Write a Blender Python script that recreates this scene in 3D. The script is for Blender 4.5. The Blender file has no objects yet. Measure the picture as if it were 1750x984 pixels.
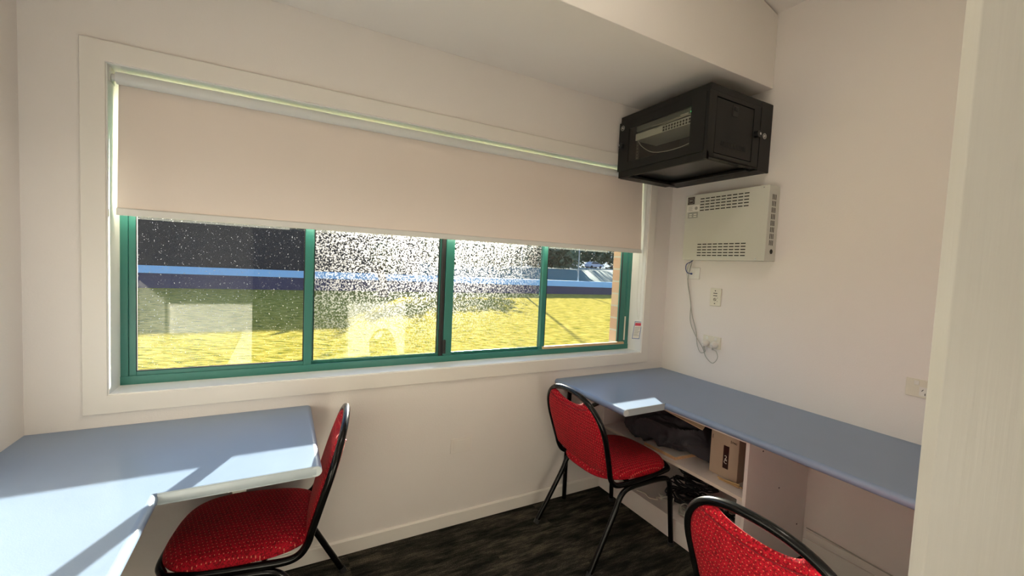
import bpy, bmesh, math, random
from mathutils import Vector, Matrix, noise
random.seed(7)
PI = math.pi
C = bpy.context.scene.collection
SC = bpy.context.scene

# ------------------------------------------------------------------ camera
F_PX, YAW, PITCH, ROLL = 719.258, 0.500172, -0.0551343, 0.0465268
fw = Vector((math.sin(YAW)*math.cos(PITCH), math.cos(YAW)*math.cos(PITCH), math.sin(PITCH)))
rt = Vector((math.cos(YAW), -math.sin(YAW), 0)); up = rt.cross(fw)
r2 = math.cos(ROLL)*rt + math.sin(ROLL)*up
u2 = -math.sin(ROLL)*rt + math.cos(ROLL)*up
cam_d = bpy.data.cameras.new('camera'); cam = bpy.data.objects.new('camera', cam_d); C.objects.link(cam)
M = Matrix((r2, u2, -fw)).transposed().to_4x4(); M.translation = Vector((-2.28091, -1.99764, 1.37219))
cam.matrix_world = M
cam_d.sensor_width = 36; cam_d.lens = F_PX/1750*36; cam_d.clip_start = 0.02; cam_d.clip_end = 500
SC.camera = cam

# ------------------------------------------------------------------ light
SUN_DIR = Vector((0.46, 1.0, 0.287)).normalized()      # towards the sun
SUN_STRENGTH = 28.0
SKY_STRENGTH = 1.05
FILL_W = 8.0  # power of each added ceiling fill light
SC.view_settings.view_transform = 'Standard'
SC.view_settings.look = 'None'
SC.view_settings.gamma = 1
SC.view_settings.exposure = 0.35
SC.view_settings.use_curve_mapping = False

w = bpy.data.worlds.new('world'); SC.world = w; w.use_nodes = True
nt = w.node_tree; nt.nodes.clear()
wo = nt.nodes.new('ShaderNodeOutputWorld'); bg = nt.nodes.new('ShaderNodeBackground')
tc = nt.nodes.new('ShaderNodeTexCoord'); sx = nt.nodes.new('ShaderNodeSeparateXYZ'); rp = nt.nodes.new('ShaderNodeValToRGB')
rp.color_ramp.elements[0].position = 0.0; rp.color_ramp.elements[0].color = (0.80, 0.90, 1.0, 1)
rp.color_ramp.elements[1].position = 0.7; rp.color_ramp.elements[1].color = (0.25, 0.45, 0.95, 1)
nt.links.new(tc.outputs['Generated'], sx.inputs[0]); nt.links.new(sx.outputs['Z'], rp.inputs[0])
nt.links.new(rp.outputs[0], bg.inputs[0]); bg.inputs[1].default_value = SKY_STRENGTH
nt.links.new(bg.outputs[0], wo.inputs[0])

sd = bpy.data.lights.new('sun', 'SUN'); sd.energy = SUN_STRENGTH; sd.angle = math.radians(0.6); sd.color = (1.0, 0.905, 0.76)
so = bpy.data.objects.new('sun', sd); C.objects.link(so)
so.rotation_euler = SUN_DIR.to_track_quat('Z', 'Y').to_euler(); so.location = (4, 8, 6)

# ------------------------------------------------------------------ materials
def P(name, col, rough=0.5, metal=0.0, bump=0.0, bscale=200.0, var=0.0, vscale=3.0, spec=0.5, stretch=None, coat=0.0):
    m = bpy.data.materials.new(name); m.use_nodes = True
    n = m.node_tree.nodes; l = m.node_tree.links; b = n['Principled BSDF']
    b.inputs['Base Color'].default_value = (*col, 1); b.inputs['Roughness'].default_value = rough
    b.inputs['Metallic'].default_value = metal; b.inputs['Specular IOR Level'].default_value = spec
    b.inputs['Coat Weight'].default_value = coat
    t = n.new('ShaderNodeTexCoord'); mp = n.new('ShaderNodeMapping'); l.new(t.outputs['Object'], mp.inputs[0])
    if stretch: mp.inputs['Scale'].default_value = stretch
    if True:
        nz = n.new('ShaderNodeTexNoise'); nz.inputs['Scale'].default_value = vscale; nz.inputs['Detail'].default_value = 4
        l.new(mp.outputs[0], nz.inputs['Vector'])
        mx = n.new('ShaderNodeMix'); mx.data_type = 'RGBA'
        v = max(var, 0.02)
        mx.inputs[6].default_value = (*[c*(1-v) for c in col], 1); mx.inputs[7].default_value = (*[min(1, c*(1+v)) for c in col], 1)
        l.new(nz.outputs['Fac'], mx.inputs[0]); l.new(mx.outputs[2], b.inputs['Base Color'])
    if bump:
        nb = n.new('ShaderNodeTexNoise'); nb.inputs['Scale'].default_value = bscale; nb.inputs['Detail'].default_value = 3
        l.new(mp.outputs[0], nb.inputs['Vector'])
        bp = n.new('ShaderNodeBump'); bp.inputs['Strength'].default_value = bump; bp.inputs['Distance'].default_value = 0.002
        l.new(nb.outputs['Fac'], bp.inputs['Height']); l.new(bp.outputs[0], b.inputs['Normal'])
    return m

M_wall = P('painted_wall', (0.85, 0.80, 0.755), 0.6, bump=0.25, bscale=160, var=0.02)
M_ceil = P('painted_ceiling', (0.86, 0.82, 0.77), 0.7, bump=0.1, var=0.02)
M_trim = P('painted_trim', (0.85, 0.81, 0.745), 0.42, bump=0.1, bscale=60, var=0.02)
M_reveal = P('gloss_white_reveal', (0.86, 0.85, 0.82), 0.3, bump=0.1, bscale=40, var=0.02)
M_post = P('brushed_white_timber', (0.82, 0.78, 0.69), 0.38, bump=0.22, bscale=18, var=0.015, vscale=20, stretch=(9, 9, 0.35))
M_desk = P('blue_grey_laminate', (0.23, 0.31, 0.445), 0.30, bump=0.08, bscale=350, var=0.05, vscale=5)
M_endcap = P('pale_end_cap', (0.58, 0.64, 0.66), 0.35)
M_edge = P('grey_edge_strip', (0.44, 0.51, 0.55), 0.3, var=0.03)
M_green = P('green_powdercoat', (0.035, 0.20, 0.165), 0.32, bump=0.05, var=0.08)
M_black = P('black_paint', (0.004, 0.004, 0.004), 0.20, bump=0.05, bscale=300, var=0.1, spec=0.3)
M_rubber = P('black_rubber', (0.02, 0.02, 0.02), 0.6)
M_rack = P('black_powdercoat', (0.010, 0.010, 0.009), 0.45, bump=0.2, bscale=500, var=0.1, spec=0.3)
M_rackd = P('rack_inner_black', (0.008, 0.008, 0.008), 0.5)
M_rackbase = P('rack_base_metal', (0.10, 0.10, 0.095), 0.28, metal=0.5, var=0.2)
M_enc = P('grey_enclosure', (0.60, 0.60, 0.54), 0.42, bump=0.1, bscale=400, var=0.03)
M_dark = P('dark_slot', (0.01, 0.01, 0.008), 0.7)
M_plastic = P('white_plastic', (0.80, 0.78, 0.72), 0.3)
M_plate = P('cream_plastic', (0.78, 0.74, 0.62), 0.3)
M_blindm = P('blind_metal', (0.75, 0.74, 0.70), 0.3, var=0.02)
M_roll = P('white_roll_backing', (0.90, 0.91, 0.90), 0.35, var=0.02)
_n = M_roll.node_tree.nodes; _l = M_roll.node_tree.links; _t = _n.new('ShaderNodeBsdfTranslucent'); _m = _n.new('ShaderNodeMixShader'); _m.inputs[0].default_value = 0.3
_l.new(_n['Principled BSDF'].outputs[0], _m.inputs[1]); _l.new(_t.outputs[0], _m.inputs[2]); _l.new(_m.outputs[0], _n['Material Output'].inputs[0])
M_melamine = P('white_melamine', (0.84, 0.77, 0.73), 0.4, bump=0.05, var=0.03, vscale=12)
M_mel_edge = P('melamine_edge', (0.80, 0.70, 0.60), 0.5, var=0.05, vscale=20)
M_card = P('brown_cardboard', (0.50, 0.39, 0.29), 0.7, bump=0.1, var=0.06, vscale=15)
M_wood = P('raw_chipboard', (0.62, 0.40, 0.22), 0.7, bump=0.6, bscale=300, var=0.25, vscale=150)
M_woodtop = P('chipboard_face', (0.62, 0.58, 0.54), 0.6, bump=0.2, bscale=200, var=0.1, vscale=60)
M_cloth = P('black_cloth', (0.045, 0.045, 0.055), 0.75, bump=0.5, bscale=250, var=0.2, vscale=30)
M_cabb = P('black_cable_sheath', (0.012, 0.012, 0.014), 0.4)
M_cabw = P('grey_cable_sheath', (0.45, 0.44, 0.38), 0.45)
M_cabblue = P('blue_cable_sheath', (0.02, 0.05, 0.22), 0.4)
M_chrome = P('chrome', (0.7, 0.7, 0.7), 0.2, metal=1.0)
M_bamboo = P('bamboo', (0.55, 0.38, 0.17), 0.5, var=0.15, vscale=60)
M_switch = P('network_switch_grey', (0.62, 0.63, 0.58), 0.4)
M_ink = P('dark_ink', (0.05, 0.035, 0.03), 0.5)
M_white = P('white_label', (0.82, 0.80, 0.74), 0.5)
M_red = P('red_ink', (0.65, 0.06, 0.10), 0.5)
M_silver = P('silver_label', (0.36, 0.36, 0.32), 0.35)
M_rail = P('timber_rail', (0.62, 0.43, 0.24), 0.5, var=0.1, vscale=40)

def blind_mat():
    m = P('beige_blind_fabric', (0.86, 0.76, 0.68), 0.75, bump=0.3, bscale=900, var=0.03, vscale=2.5)
    n = m.node_tree.nodes; l = m.node_tree.links; b = n['Principled BSDF']; o = n['Material Output']
    t = n.new('ShaderNodeBsdfTranslucent'); t.inputs[0].default_value = (0.9, 0.74, 0.62, 1)
    mx = n.new('ShaderNodeMixShader'); mx.inputs[0].default_value = 0.015
    l.new(b.outputs[0], mx.inputs[1]); l.new(t.outputs[0], mx.inputs[2]); l.new(mx.outputs[0], o.inputs[0])
    return m
M_blind = blind_mat()

def carpet():
    m = bpy.data.materials.new('charcoal_carpet_planks'); m.use_nodes = True
    n = m.node_tree.nodes; l = m.node_tree.links; b = n['Principled BSDF']
    b.inputs['Roughness'].default_value = 0.95; b.inputs['Specular IOR Level'].default_value = 0.1
    t = n.new('ShaderNodeTexCoord')
    br = n.new('ShaderNodeTexBrick'); br.inputs['Scale'].default_value = 1.0
    br.inputs['Brick Width'].default_value = 1.0; br.inputs['Row Height'].default_value = 0.25; br.inputs['Mortar Size'].default_value = 0.0
    br.offset = 0.37
    br.inputs['Color1'].default_value = (0, 0, 0, 1); br.inputs['Color2'].default_value = (1, 1, 1, 1)
    l.new(t.outputs['Object'], br.inputs['Vector'])
    mp = n.new('ShaderNodeMapping'); mp.inputs['Scale'].default_value = (5, 24, 1); l.new(t.outputs['Object'], mp.inputs[0])
    ad = n.new('ShaderNodeVectorMath'); ad.operation = 'MULTIPLY_ADD'; ad.inputs[1].default_value = (7, 3, 5)
    l.new(br.outputs['Color'], ad.inputs[0]); l.new(mp.outputs[0], ad.inputs[2])
    n1 = n.new('ShaderNodeTexNoise'); n1.inputs['Scale'].default_value = 1.0; n1.inputs['Detail'].default_value = 7; n1.inputs['Roughness'].default_value = 0.7
    l.new(ad.outputs[0], n1.inputs['Vector'])
    r = n.new('ShaderNodeValToRGB'); e = r.color_ramp.elements
    e[0].position = 0.40; e[0].color = (0.011, 0.011, 0.009, 1)
    e[1].position = 0.66; e[1].color = (0.105, 0.09, 0.066, 1)
    x = e.new(0.52); x.color = (0.036, 0.034, 0.026, 1)
    l.new(n1.outputs['Fac'], r.inputs[0])
    n2 = n.new('ShaderNodeTexNoise'); n2.inputs['Scale'].default_value = 260; n2.inputs['Detail'].default_value = 2
    l.new(t.outputs['Object'], n2.inputs['Vector'])
    r3 = n.new('ShaderNodeValToRGB'); r3.color_ramp.elements[0].position = 0.35; r3.color_ramp.elements[0].color = (0.35, 0.35, 0.35, 1)
    r3.color_ramp.elements[1].position = 0.65; r3.color_ramp.elements[1].color = (1.6, 1.6, 1.6, 1)
    l.new(n2.outputs['Fac'], r3.inputs[0])
    mu = n.new('ShaderNodeMix'); mu.data_type = 'RGBA'; mu.blend_type = 'MULTIPLY'; mu.inputs[0].default_value = 1
    l.new(r.outputs[0], mu.inputs[6]); l.new(r3.outputs[0], mu.inputs[7]); l.new(mu.outputs[2], b.inputs['Base Color'])
    bp = n.new('ShaderNodeBump'); bp.inputs['Strength'].default_value = 0.7; bp.inputs['Distance'].default_value = 0.003
    l.new(n2.outputs['Fac'], bp.inputs['Height']); l.new(bp.outputs[0], b.inputs['Normal'])
    return m
M_carpet = carpet()

def fabric(name, axes, roww=0.0120, rowh=0.0150):
    """red upholstery woven with small yellow dots set in staggered rows; axes = the two object axes of the cloth"""
    m = bpy.data.materials.new(name); m.use_nodes = True
    n = m.node_tree.nodes; l = m.node_tree.links; b = n['Principled BSDF']
    b.inputs['Roughness'].default_value = 0.8; b.inputs['Specular IOR Level'].default_value = 0.25
    b.inputs['Sheen Weight'].default_value = 0.10; b.inputs['Sheen Roughness'].default_value = 0.4; b.inputs['Sheen Tint'].default_value = (1, 0.35, 0.3, 1)
    t = n.new('ShaderNodeTexCoord'); s = n.new('ShaderNodeSeparateXYZ'); l.new(t.outputs['Object'], s.inputs[0])
    def math_(op, a, bb=None, v=None):
        q = n.new('ShaderNodeMath'); q.operation = op
        if isinstance(a, float): q.inputs[0].default_value = a
        else: l.new(a, q.inputs[0])
        if bb is not None:
            if isinstance(bb, float): q.inputs[1].default_value = bb
            else: l.new(bb, q.inputs[1])
        return q.outputs[0]
    u = math_('DIVIDE', s.outputs[axes[0]], roww); v = math_('DIVIDE', s.outputs[axes[1]], rowh)
    row = math_('FLOOR', v)
    u = math_('ADD', u, math_('MULTIPLY', row, 0.5))
    fu = math_('MULTIPLY', math_('SUBTRACT', math_('FRACT', u), 0.5), roww); fv = math_('MULTIPLY', math_('SUBTRACT', math_('FRACT', v), 0.5), rowh)
    d = math_('SQRT', math_('ADD', math_('MULTIPLY', fu, fu), math_('MULTIPLY', fv, fv)))
    dot = math_('LESS_THAN', d, 0.0014)
    # squiggly darker weave
    nz = n.new('ShaderNodeTexNoise'); nz.inputs['Scale'].default_value = 170; nz.inputs['Detail'].default_value = 1.5; nz.inputs['Distortion'].default_value = 1.2
    l.new(t.outputs['Object'], nz.inputs['Vector'])
    r = n.new('ShaderNodeValToRGB'); e = r.color_ramp.elements
    e[0].position = 0.42; e[0].color = (0.20, 0.002, 0.008, 1); e[1].position = 0.56; e[1].color = (0.52, 0.004, 0.018, 1)
    l.new(nz.outputs['Fac'], r.inputs[0])
    mx = n.new('ShaderNodeMix'); mx.data_type = 'RGBA'; mx.inputs[7].default_value = (0.78, 0.25, 0.15, 1)
    l.new(dot, mx.inputs[0]); l.new(r.outputs[0], mx.inputs[6]); l.new(mx.outputs[2], b.inputs['Base Color'])
    bp = n.new('ShaderNodeBump'); bp.inputs['Strength'].default_value = 0.5; bp.inputs['Distance'].default_value = 0.0015
    l.new(nz.outputs['Fac'], bp.inputs['Height']); l.new(bp.outputs[0], b.inputs['Normal'])
    return m
M_seatfab = fabric('red_dotted_seat_fabric', (0, 1))
M_backfab = fabric('red_dotted_back_fabric', (1, 2))
M_piping = P('red_piping', (0.20, 0.004, 0.010), 0.7)

def thin_fresnel(n, l, ior):
    g = n.new('ShaderNodeNewGeometry'); mr = n.new('ShaderNodeMapRange'); mr.inputs['To Min'].default_value = ior; mr.inputs['To Max'].default_value = 1/ior
    l.new(g.outputs['Backfacing'], mr.inputs['Value']); fr = n.new('ShaderNodeFresnel'); l.new(mr.outputs[0], fr.inputs[0]); return fr
def glass_mat(name, dust, lo, hi, scale, streak=None, rough=0.62, base=0.04):
    m = bpy.data.materials.new(name); m.use_nodes = True
    n = m.node_tree.nodes; l = m.node_tree.links; n.clear()
    o = n.new('ShaderNodeOutputMaterial'); tr = n.new('ShaderNodeBsdfTransparent'); tr.inputs[0].default_value = (0.93, 0.96, 0.95, 1)
    gl = n.new('ShaderNodeBsdfGlossy'); gl.inputs['Roughness'].default_value = 0.0
    fr = thin_fresnel(n, l, 1.52)
    mx = n.new('ShaderNodeMixShader'); l.new(fr.outputs[0], mx.inputs[0]); l.new(tr.outputs[0], mx.inputs[1]); l.new(gl.outputs[0], mx.inputs[2])
    if dust > 0:
        rf = n.new('ShaderNodeBsdfRefraction'); rf.inputs['Roughness'].default_value = rough; rf.inputs['IOR'].default_value = 1.35; rf.inputs[0].default_value = (1, 1, 1, 1)
        tl = n.new('ShaderNodeBsdfTranslucent'); tl.inputs[0].default_value = (0.9, 0.9, 0.9, 1)
        ms = n.new('ShaderNodeMixShader'); ms.inputs[0].default_value = 0.12; l.new(rf.outputs[0], ms.inputs[1]); l.new(tl.outputs[0], ms.inputs[2])
        t = n.new('ShaderNodeTexCoord'); mp = n.new('ShaderNodeMapping'); l.new(t.outputs['Object'], mp.inputs[0])
        if streak: mp.inputs['Scale'].default_value = streak
        nz = n.new('ShaderNodeTexNoise'); nz.inputs['Scale'].default_value = scale; nz.inputs['Detail'].default_value = 2.5; nz.inputs['Roughness'].default_value = 0.6
        l.new(mp.outputs[0], nz.inputs['Vector'])
        r = n.new('ShaderNodeMapRange'); r.inputs['From Min'].default_value = lo; r.inputs['From Max'].default_value = hi
        r.inputs['To Min'].default_value = dust*base; r.inputs['To Max'].default_value = dust
        l.new(nz.outputs['Fac'], r.inputs['Value'])
        m2 = n.new('ShaderNodeMixShader'); l.new(r.outputs[0], m2.inputs[0]); l.new(mx.outputs[0], m2.inputs[1]); l.new(ms.outputs[0], m2.inputs[2])
        l.new(m2.outputs[0], o.inputs[0])
    else:
        l.new(mx.outputs[0], o.inputs[0])
    return m
M_glass_clean = glass_mat('window_glass', 0, 0, 1, 1)
M_dust1 = glass_mat('lightly_dusty_glass', 0.9, 0.65, 0.72, 190, base=0.004)
M_dust2 = glass_mat('speckled_dirty_glass', 0.135, 0.47, 0.60, 150, base=0.0, rough=0.80)
M_dust4 = glass_mat('streaky_dusty_glass', 0.016, 0.45, 0.75, 60, streak=(3, 1, 0.35), base=0.15)

def smoked():
    m = bpy.data.materials.new('smoked_door_glass'); m.use_nodes = True
    n = m.node_tree.nodes; l = m.node_tree.links; n.clear()
    o = n.new('ShaderNodeOutputMaterial'); tr = n.new('ShaderNodeBsdfTransparent'); tr.inputs[0].default_value = (0.88, 0.88, 0.84, 1)
    gl = n.new('ShaderNodeBsdfGlossy'); gl.inputs['Roughness'].default_value = 0.03
    fr = thin_fresnel(n, l, 1.5)
    mx = n.new('ShaderNodeMixShader'); l.new(fr.outputs[0], mx.inputs[0]); l.new(tr.outputs[0], mx.inputs[1]); l.new(gl.outputs[0], mx.inputs[2])
    l.new(mx.outputs[0], o.inputs[0]); return m
M_smoke = smoked()

def emit(name, col, s):
    m = bpy.data.materials.new(name); m.use_nodes = True
    n = m.node_tree.nodes; b = n['Principled BSDF']
    b.inputs['Base Color'].default_value = (*col, 1); b.inputs['Emission Color'].default_value = (*col, 1); b.inputs['Emission Strength'].default_value = s
    return m
M_led = emit('green_indicator', (0.05, 1.0, 0.25), 4)

# outdoor materials
def grass():
    m = bpy.data.materials.new('yellow_green_lawn'); m.use_nodes = True
    n = m.node_tree.nodes; l = m.node_tree.links; b = n['Principled BSDF']
    b.inputs['Roughness'].default_value = 1.0; b.inputs['Specular IOR Level'].default_value = 0.0; b.inputs['IOR'].default_value = 1.01
    t = n.new('ShaderNodeTexCoord'); m0 = n.new('ShaderNodeMapping'); m0.inputs['Rotation'].default_value = (0, 0, 0.5); mp = n.new('ShaderNodeMapping'); mp.inputs['Scale'].default_value = (1.0, 5.5, 1)
    l.new(t.outputs['Object'], m0.inputs[0]); l.new(m0.outputs[0], mp.inputs[0])
    a = n.new('ShaderNodeTexNoise'); a.inputs['Scale'].default_value = 3.0; a.inputs['Detail'].default_value = 9; a.inputs['Roughness'].default_value = 0.75
    l.new(mp.outputs[0], a.inputs['Vector'])
    r = n.new('ShaderNodeValToRGB'); e = r.color_ramp.elements
    e[0].position = 0.40; e[0].color = (0.045, 0.075, 0.028, 1); e[1].position = 0.58; e[1].color = (0.56, 0.43, 0.12, 1)
    x = e.new(0.485); x.color = (0.27, 0.235, 0.028, 1)
    l.new(a.outputs['Fac'], r.inputs[0]); l.new(r.outputs[0], b.inputs['Base Color'])
    bp = n.new('ShaderNodeBump'); bp.inputs['Strength'].default_value = 0.5; bp.inputs['Distance'].default_value = 0.02
    l.new(a.outputs['Fac'], bp.inputs['Height']); l.new(bp.outputs[0], b.inputs['Normal'])
    return m
M_grass = grass()
M_charcoal = P('charcoal_cladding', (0.022, 0.022, 0.026), 0.7, bump=0.3, bscale=4, var=0.15, vscale=1)
M_navy = P('navy_panel', (0.045, 0.045, 0.11), 0.6, var=0.15, vscale=2)
M_lblue = P('light_blue_band', (0.32, 0.62, 1.0), 0.5, var=0.05)
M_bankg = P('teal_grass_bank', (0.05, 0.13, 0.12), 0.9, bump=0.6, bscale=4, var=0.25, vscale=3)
M_road = P('pale_road', (0.40, 0.38, 0.38), 0.9, var=0.1)
M_leaf = P('gum_leaves', (0.10, 0.13, 0.06), 0.7, var=0.3, vscale=2)
M_bark = P('grey_bark', (0.14, 0.11, 0.10), 0.9, bump=0.6, bscale=8, var=0.25)
M_pole = P('galvanised_steel', (0.35, 0.36, 0.38), 0.5, metal=0.4)
M_car1 = P('silver_car_paint', (0.6, 0.62, 0.66), 0.3); M_car2 = P('blue_car_paint', (0.10, 0.22, 0.55), 0.3)
M_carg = P('car_glass', (0.02, 0.02, 0.03), 0.1)

def brick():
    m = bpy.data.materials.new('tan_brickwork'); m.use_nodes = True
    n = m.node_tree.nodes; l = m.node_tree.links; b = n['Principled BSDF']; b.inputs['Roughness'].default_value = 0.85
    t = n.new('ShaderNodeTexCoord'); mp = n.new('ShaderNodeMapping')
    l.new(t.outputs['Object'], mp.inputs[0])
    s = n.new('ShaderNodeSeparateXYZ'); l.new(mp.outputs[0], s.inputs[0]); cb = n.new('ShaderNodeCombineXYZ')
    ad = n.new('ShaderNodeMath'); ad.operation = 'ADD'; l.new(s.outputs[0], ad.inputs[0]); l.new(s.outputs[1], ad.inputs[1])
    l.new(ad.outputs[0], cb.inputs[0]); l.new(s.outputs[2], cb.inputs[1])
    br = n.new('ShaderNodeTexBrick'); br.inputs['Scale'].default_value = 1; br.inputs['Brick Width'].default_value = 0.24; br.inputs['Row Height'].default_value = 0.086
    br.inputs['Mortar Size'].default_value = 0.006; br.inputs['Color1'].default_value = (0.52, 0.30, 0.20, 1); br.inputs['Color2'].default_value = (0.62, 0.42, 0.28, 1)
    br.inputs['Mortar'].default_value = (0.5, 0.45, 0.38, 1)
    l.new(cb.outputs[0], br.inputs['Vector']); l.new(br.outputs['Color'], b.inputs['Base Color'])
    return m
M_brick = brick()

# ------------------------------------------------------------------ mesh helpers
def BM(): return bmesh.new()
def box(bm, x0, x1, y0, y1, z0, z1):
    x0, x1 = sorted((x0, x1)); y0, y1 = sorted((y0, y1)); z0, z1 = sorted((z0, z1))
    v = [bm.verts.new(p) for p in ((x0,y0,z0),(x1,y0,z0),(x1,y1,z0),(x0,y1,z0),(x0,y0,z1),(x1,y0,z1),(x1,y1,z1),(x0,y1,z1))]
    fs = [bm.faces.new([v[i] for i in f]) for f in ((0,3,2,1),(4,5,6,7),(0,1,5,4),(1,2,6,5),(2,3,7,6),(3,0,4,7))]
    return fs   # bottom, top, -y, +x, +y, -x
def prism(bm, pts, axis, a, b):
    """polygon pts (2-D) pulled along axis from a to b; pts are the other two axes in xyz order"""
    def mk(p, t):
        if axis == 0: return (t, p[0], p[1])
        if axis == 1: return (p[0], t, p[1])
        return (p[0], p[1], t)
    A = [bm.verts.new(mk(p, a)) for p in pts]; B = [bm.verts.new(mk(p, b)) for p in pts]
    n = len(pts)
    bm.faces.new(A); bm.faces.new(B[::-1])
    for i in range(n): bm.faces.new([A[i], B[i], B[(i+1) % n], A[(i+1) % n]])
def tube(bm, pts, r, seg=10, closed=False, cap=True):
    pts = [Vector(p) for p in pts]; n = len(pts)
    rs = r if isinstance(r, (list, tuple)) else [r]*n
    T = []
    for i in range(n):
        if closed: t = pts[(i+1) % n] - pts[i-1]
        else: t = pts[min(i+1, n-1)] - pts[max(i-1, 0)]
        T.append(t.normalized())
    a = Vector((0, 0, 1)) if abs(T[0].z) < 0.9 else Vector((1, 0, 0))
    N = (a - T[0]*a.dot(T[0])).normalized(); rings = []
    for i in range(n):
        if i: N = (N - T[i]*N.dot(T[i])).normalized()
        Bn = T[i].cross(N)
        rings.append([bm.verts.new(pts[i] + (N*math.cos(2*PI*k/seg) + Bn*math.sin(2*PI*k/seg))*rs[i]) for k in range(seg)])
    m = n if closed else n-1
    for i in range(m):
        A = rings[i]; B = rings[(i+1) % n]
        for k in range(seg): bm.faces.new([A[k], A[(k+1) % seg], B[(k+1) % seg], B[k]])
    if not closed and cap: bm.faces.new(rings[0][::-1]); bm.faces.new(rings[-1])
def cyl(bm, c, axis, r, h, seg=20):
    d = Vector((0, 0, 0)); d[axis] = h/2; c = Vector(c); tube(bm, [c-d, c+d], r, seg)
def smooth(pts, k=6, closed=False):
    """Catmull-Rom through pts"""
    pts = [Vector(p) for p in pts]; n = len(pts); out = []
    rng = range(n) if closed else range(n-1)
    for i in rng:
        p0 = pts[i-1] if (closed or i > 0) else pts[0]; p1 = pts[i]; p2 = pts[(i+1) % n]; p3 = pts[(i+2) % n] if (closed or i+2 < n) else pts[-1]
        for j in range(k):
            t = j/k; out.append(0.5*((2*p1) + (p2-p0)*t + (2*p0-5*p1+4*p2-p3)*t*t + (3*p1-p0-3*p2+p3)*t**3))
    if not closed: out.append(pts[-1])
    return out

def obj(name, bm, mat, parent=None, bevel=0.0, seg=2, smooth_=True, kind=None, base=None, sub=0):
    me = bpy.data.meshes.new(name); bmesh.ops.recalc_face_normals(bm, faces=bm.faces); bm.to_mesh(me); bm.free()
    for m in (mat if isinstance(mat, (list, tuple)) else [mat]): me.materials.append(m)
    o = bpy.data.objects.new(name, me); C.objects.link(o)
    if parent is not None:
        off = Vector(parent.get('_o', (0, 0, 0)))
        me.transform(Matrix.Translation(-off)); o.parent = parent; o['_o'] = tuple(off)
    else:
        if base is None:
            xs = [v.co for v in me.vertices]
            base = ((min(v.x for v in xs)+max(v.x for v in xs))/2, (min(v.y for v in xs)+max(v.y for v in xs))/2, min(v.z for v in xs))
        me.transform(Matrix.Translation(-Vector(base))); o.location = base; o['_o'] = tuple(base)
    if smooth_:
        for p in me.polygons: p.use_smooth = True
        me.set_sharp_from_angle(angle=math.radians(38))
    if bevel:
        b = o.modifiers.new('bevel', 'BEVEL'); b.width = bevel; b.segments = seg; b.limit_method = 'ANGLE'; b.angle_limit = math.radians(40); b.harden_normals = True
    if sub:
        s = o.modifiers.new('sub', 'SUBSURF'); s.levels = sub; s.render_levels = sub
    if kind: o['kind'] = kind
    return o
def thing(name, label, cat, loc=(0, 0, 0), group=None, kind=None, rz=0.0):
    o = bpy.data.objects.new(name, None); C.objects.link(o); o.location = loc; o.rotation_euler = (0, 0, rz); o['_o'] = tuple(loc); o.empty_display_size = 0.1
    if kind: o['kind'] = kind
    if label: o['label'] = label
    if cat: o['category'] = cat
    if group: o['group'] = group
    return o
def tag(o, label, cat, group=None):
    o['label'] = label; o['category'] = cat
    if group: o['group'] = group
    return o
def struct(name, bm, mat, label=None, bevel=0.0, cat=None, smooth_=True):
    o = obj(name, bm, mat, None, bevel, kind='structure', smooth_=smooth_, base=(0, 0, 0))
    if label: o['label'] = label
    return o
def text_mesh(name, s, size, origin, face, mat, parent, rot=0.0, depth=0.0006, align='CENTER'):
    """flat lettering, centre at origin; face 'x-' looks towards -X, 'y-' towards -Y"""
    cu = bpy.data.curves.new('t', 'FONT'); cu.body = s; cu.size = size; cu.align_x = align; cu.align_y = 'CENTER'; cu.extrude = depth
    t = bpy.data.objects.new('t', cu); me = bpy.data.meshes.new_from_object(t)
    bpy.data.objects.remove(t); bpy.data.curves.remove(cu)
    ax = (Vector((0, -1, 0)), Vector((0, 0, 1)), Vector((-1, 0, 0))) if face == 'x-' else (Vector((1, 0, 0)), Vector((0, 0, 1)), Vector((0, -1, 0)))
    R = Matrix(ax).transposed().to_4x4() @ Matrix.Rotation(rot, 4, 'Z')
    off = Vector(parent.get('_o', (0, 0, 0)))
    me.transform(Matrix.Translation(Vector(origin)-off) @ R); me.materials.clear(); me.materials.append(mat)
    o = bpy.data.objects.new(name, me); C.objects.link(o); o.parent = parent; o['_o'] = tuple(off); return o

# ================================================================== SETTING
XL, XR = -3.04, 0.0
PY = -1.847                      # the doorway wall behind the camera's hand
WX0, WX1, WZ0, WZ1 = -2.827, -0.207, 0.836, 2.005     # window opening

b = BM(); box(b, XL-0.1, 0.1, -5.0, 0.0, -0.1, 0.0); struct('floor', b, M_carpet, 'charcoal carpet planks with brown streaks')
# window wall: four blocks round the opening
b = BM()
box(b, XL-0.1, WX0, 0, 0.18, 0, 3.7); box(b, WX1, 0.1, 0, 0.18, 0, 3.7)
box(b, WX0, WX1, 0, 0.18, 0, WZ0); box(b, WX0, WX1, 0, 0.18, WZ1, 3.7)
struct('wall_window', b, M_wall, 'painted wall around the wide window')
b = BM(); box(b, 0, 0.1, -5, 0, 0, 3.7); struct('wall_right', b, M_wall, 'plain painted wall behind the right desk')
b = BM(); box(b, XL-0.1, XL, -5, 0, 0, 3.8); struct('wall_left', b, M_wall, 'plain painted wall beside the left desk')
b = BM(); box(b, XL-0.1, 0.1, -5.1, -5.0, 0, 3.8); struct('wall_back', b, M_wall)
# raked ceiling
b = BM(); prism(b, [(0.1, 2.735), (XL-0.1, 3.56), (XL-0.1, 3.66), (0.1, 2.835)], 1, -5.0, 0.0); struct('ceiling', b, M_ceil, 'raked painted ceiling')
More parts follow.
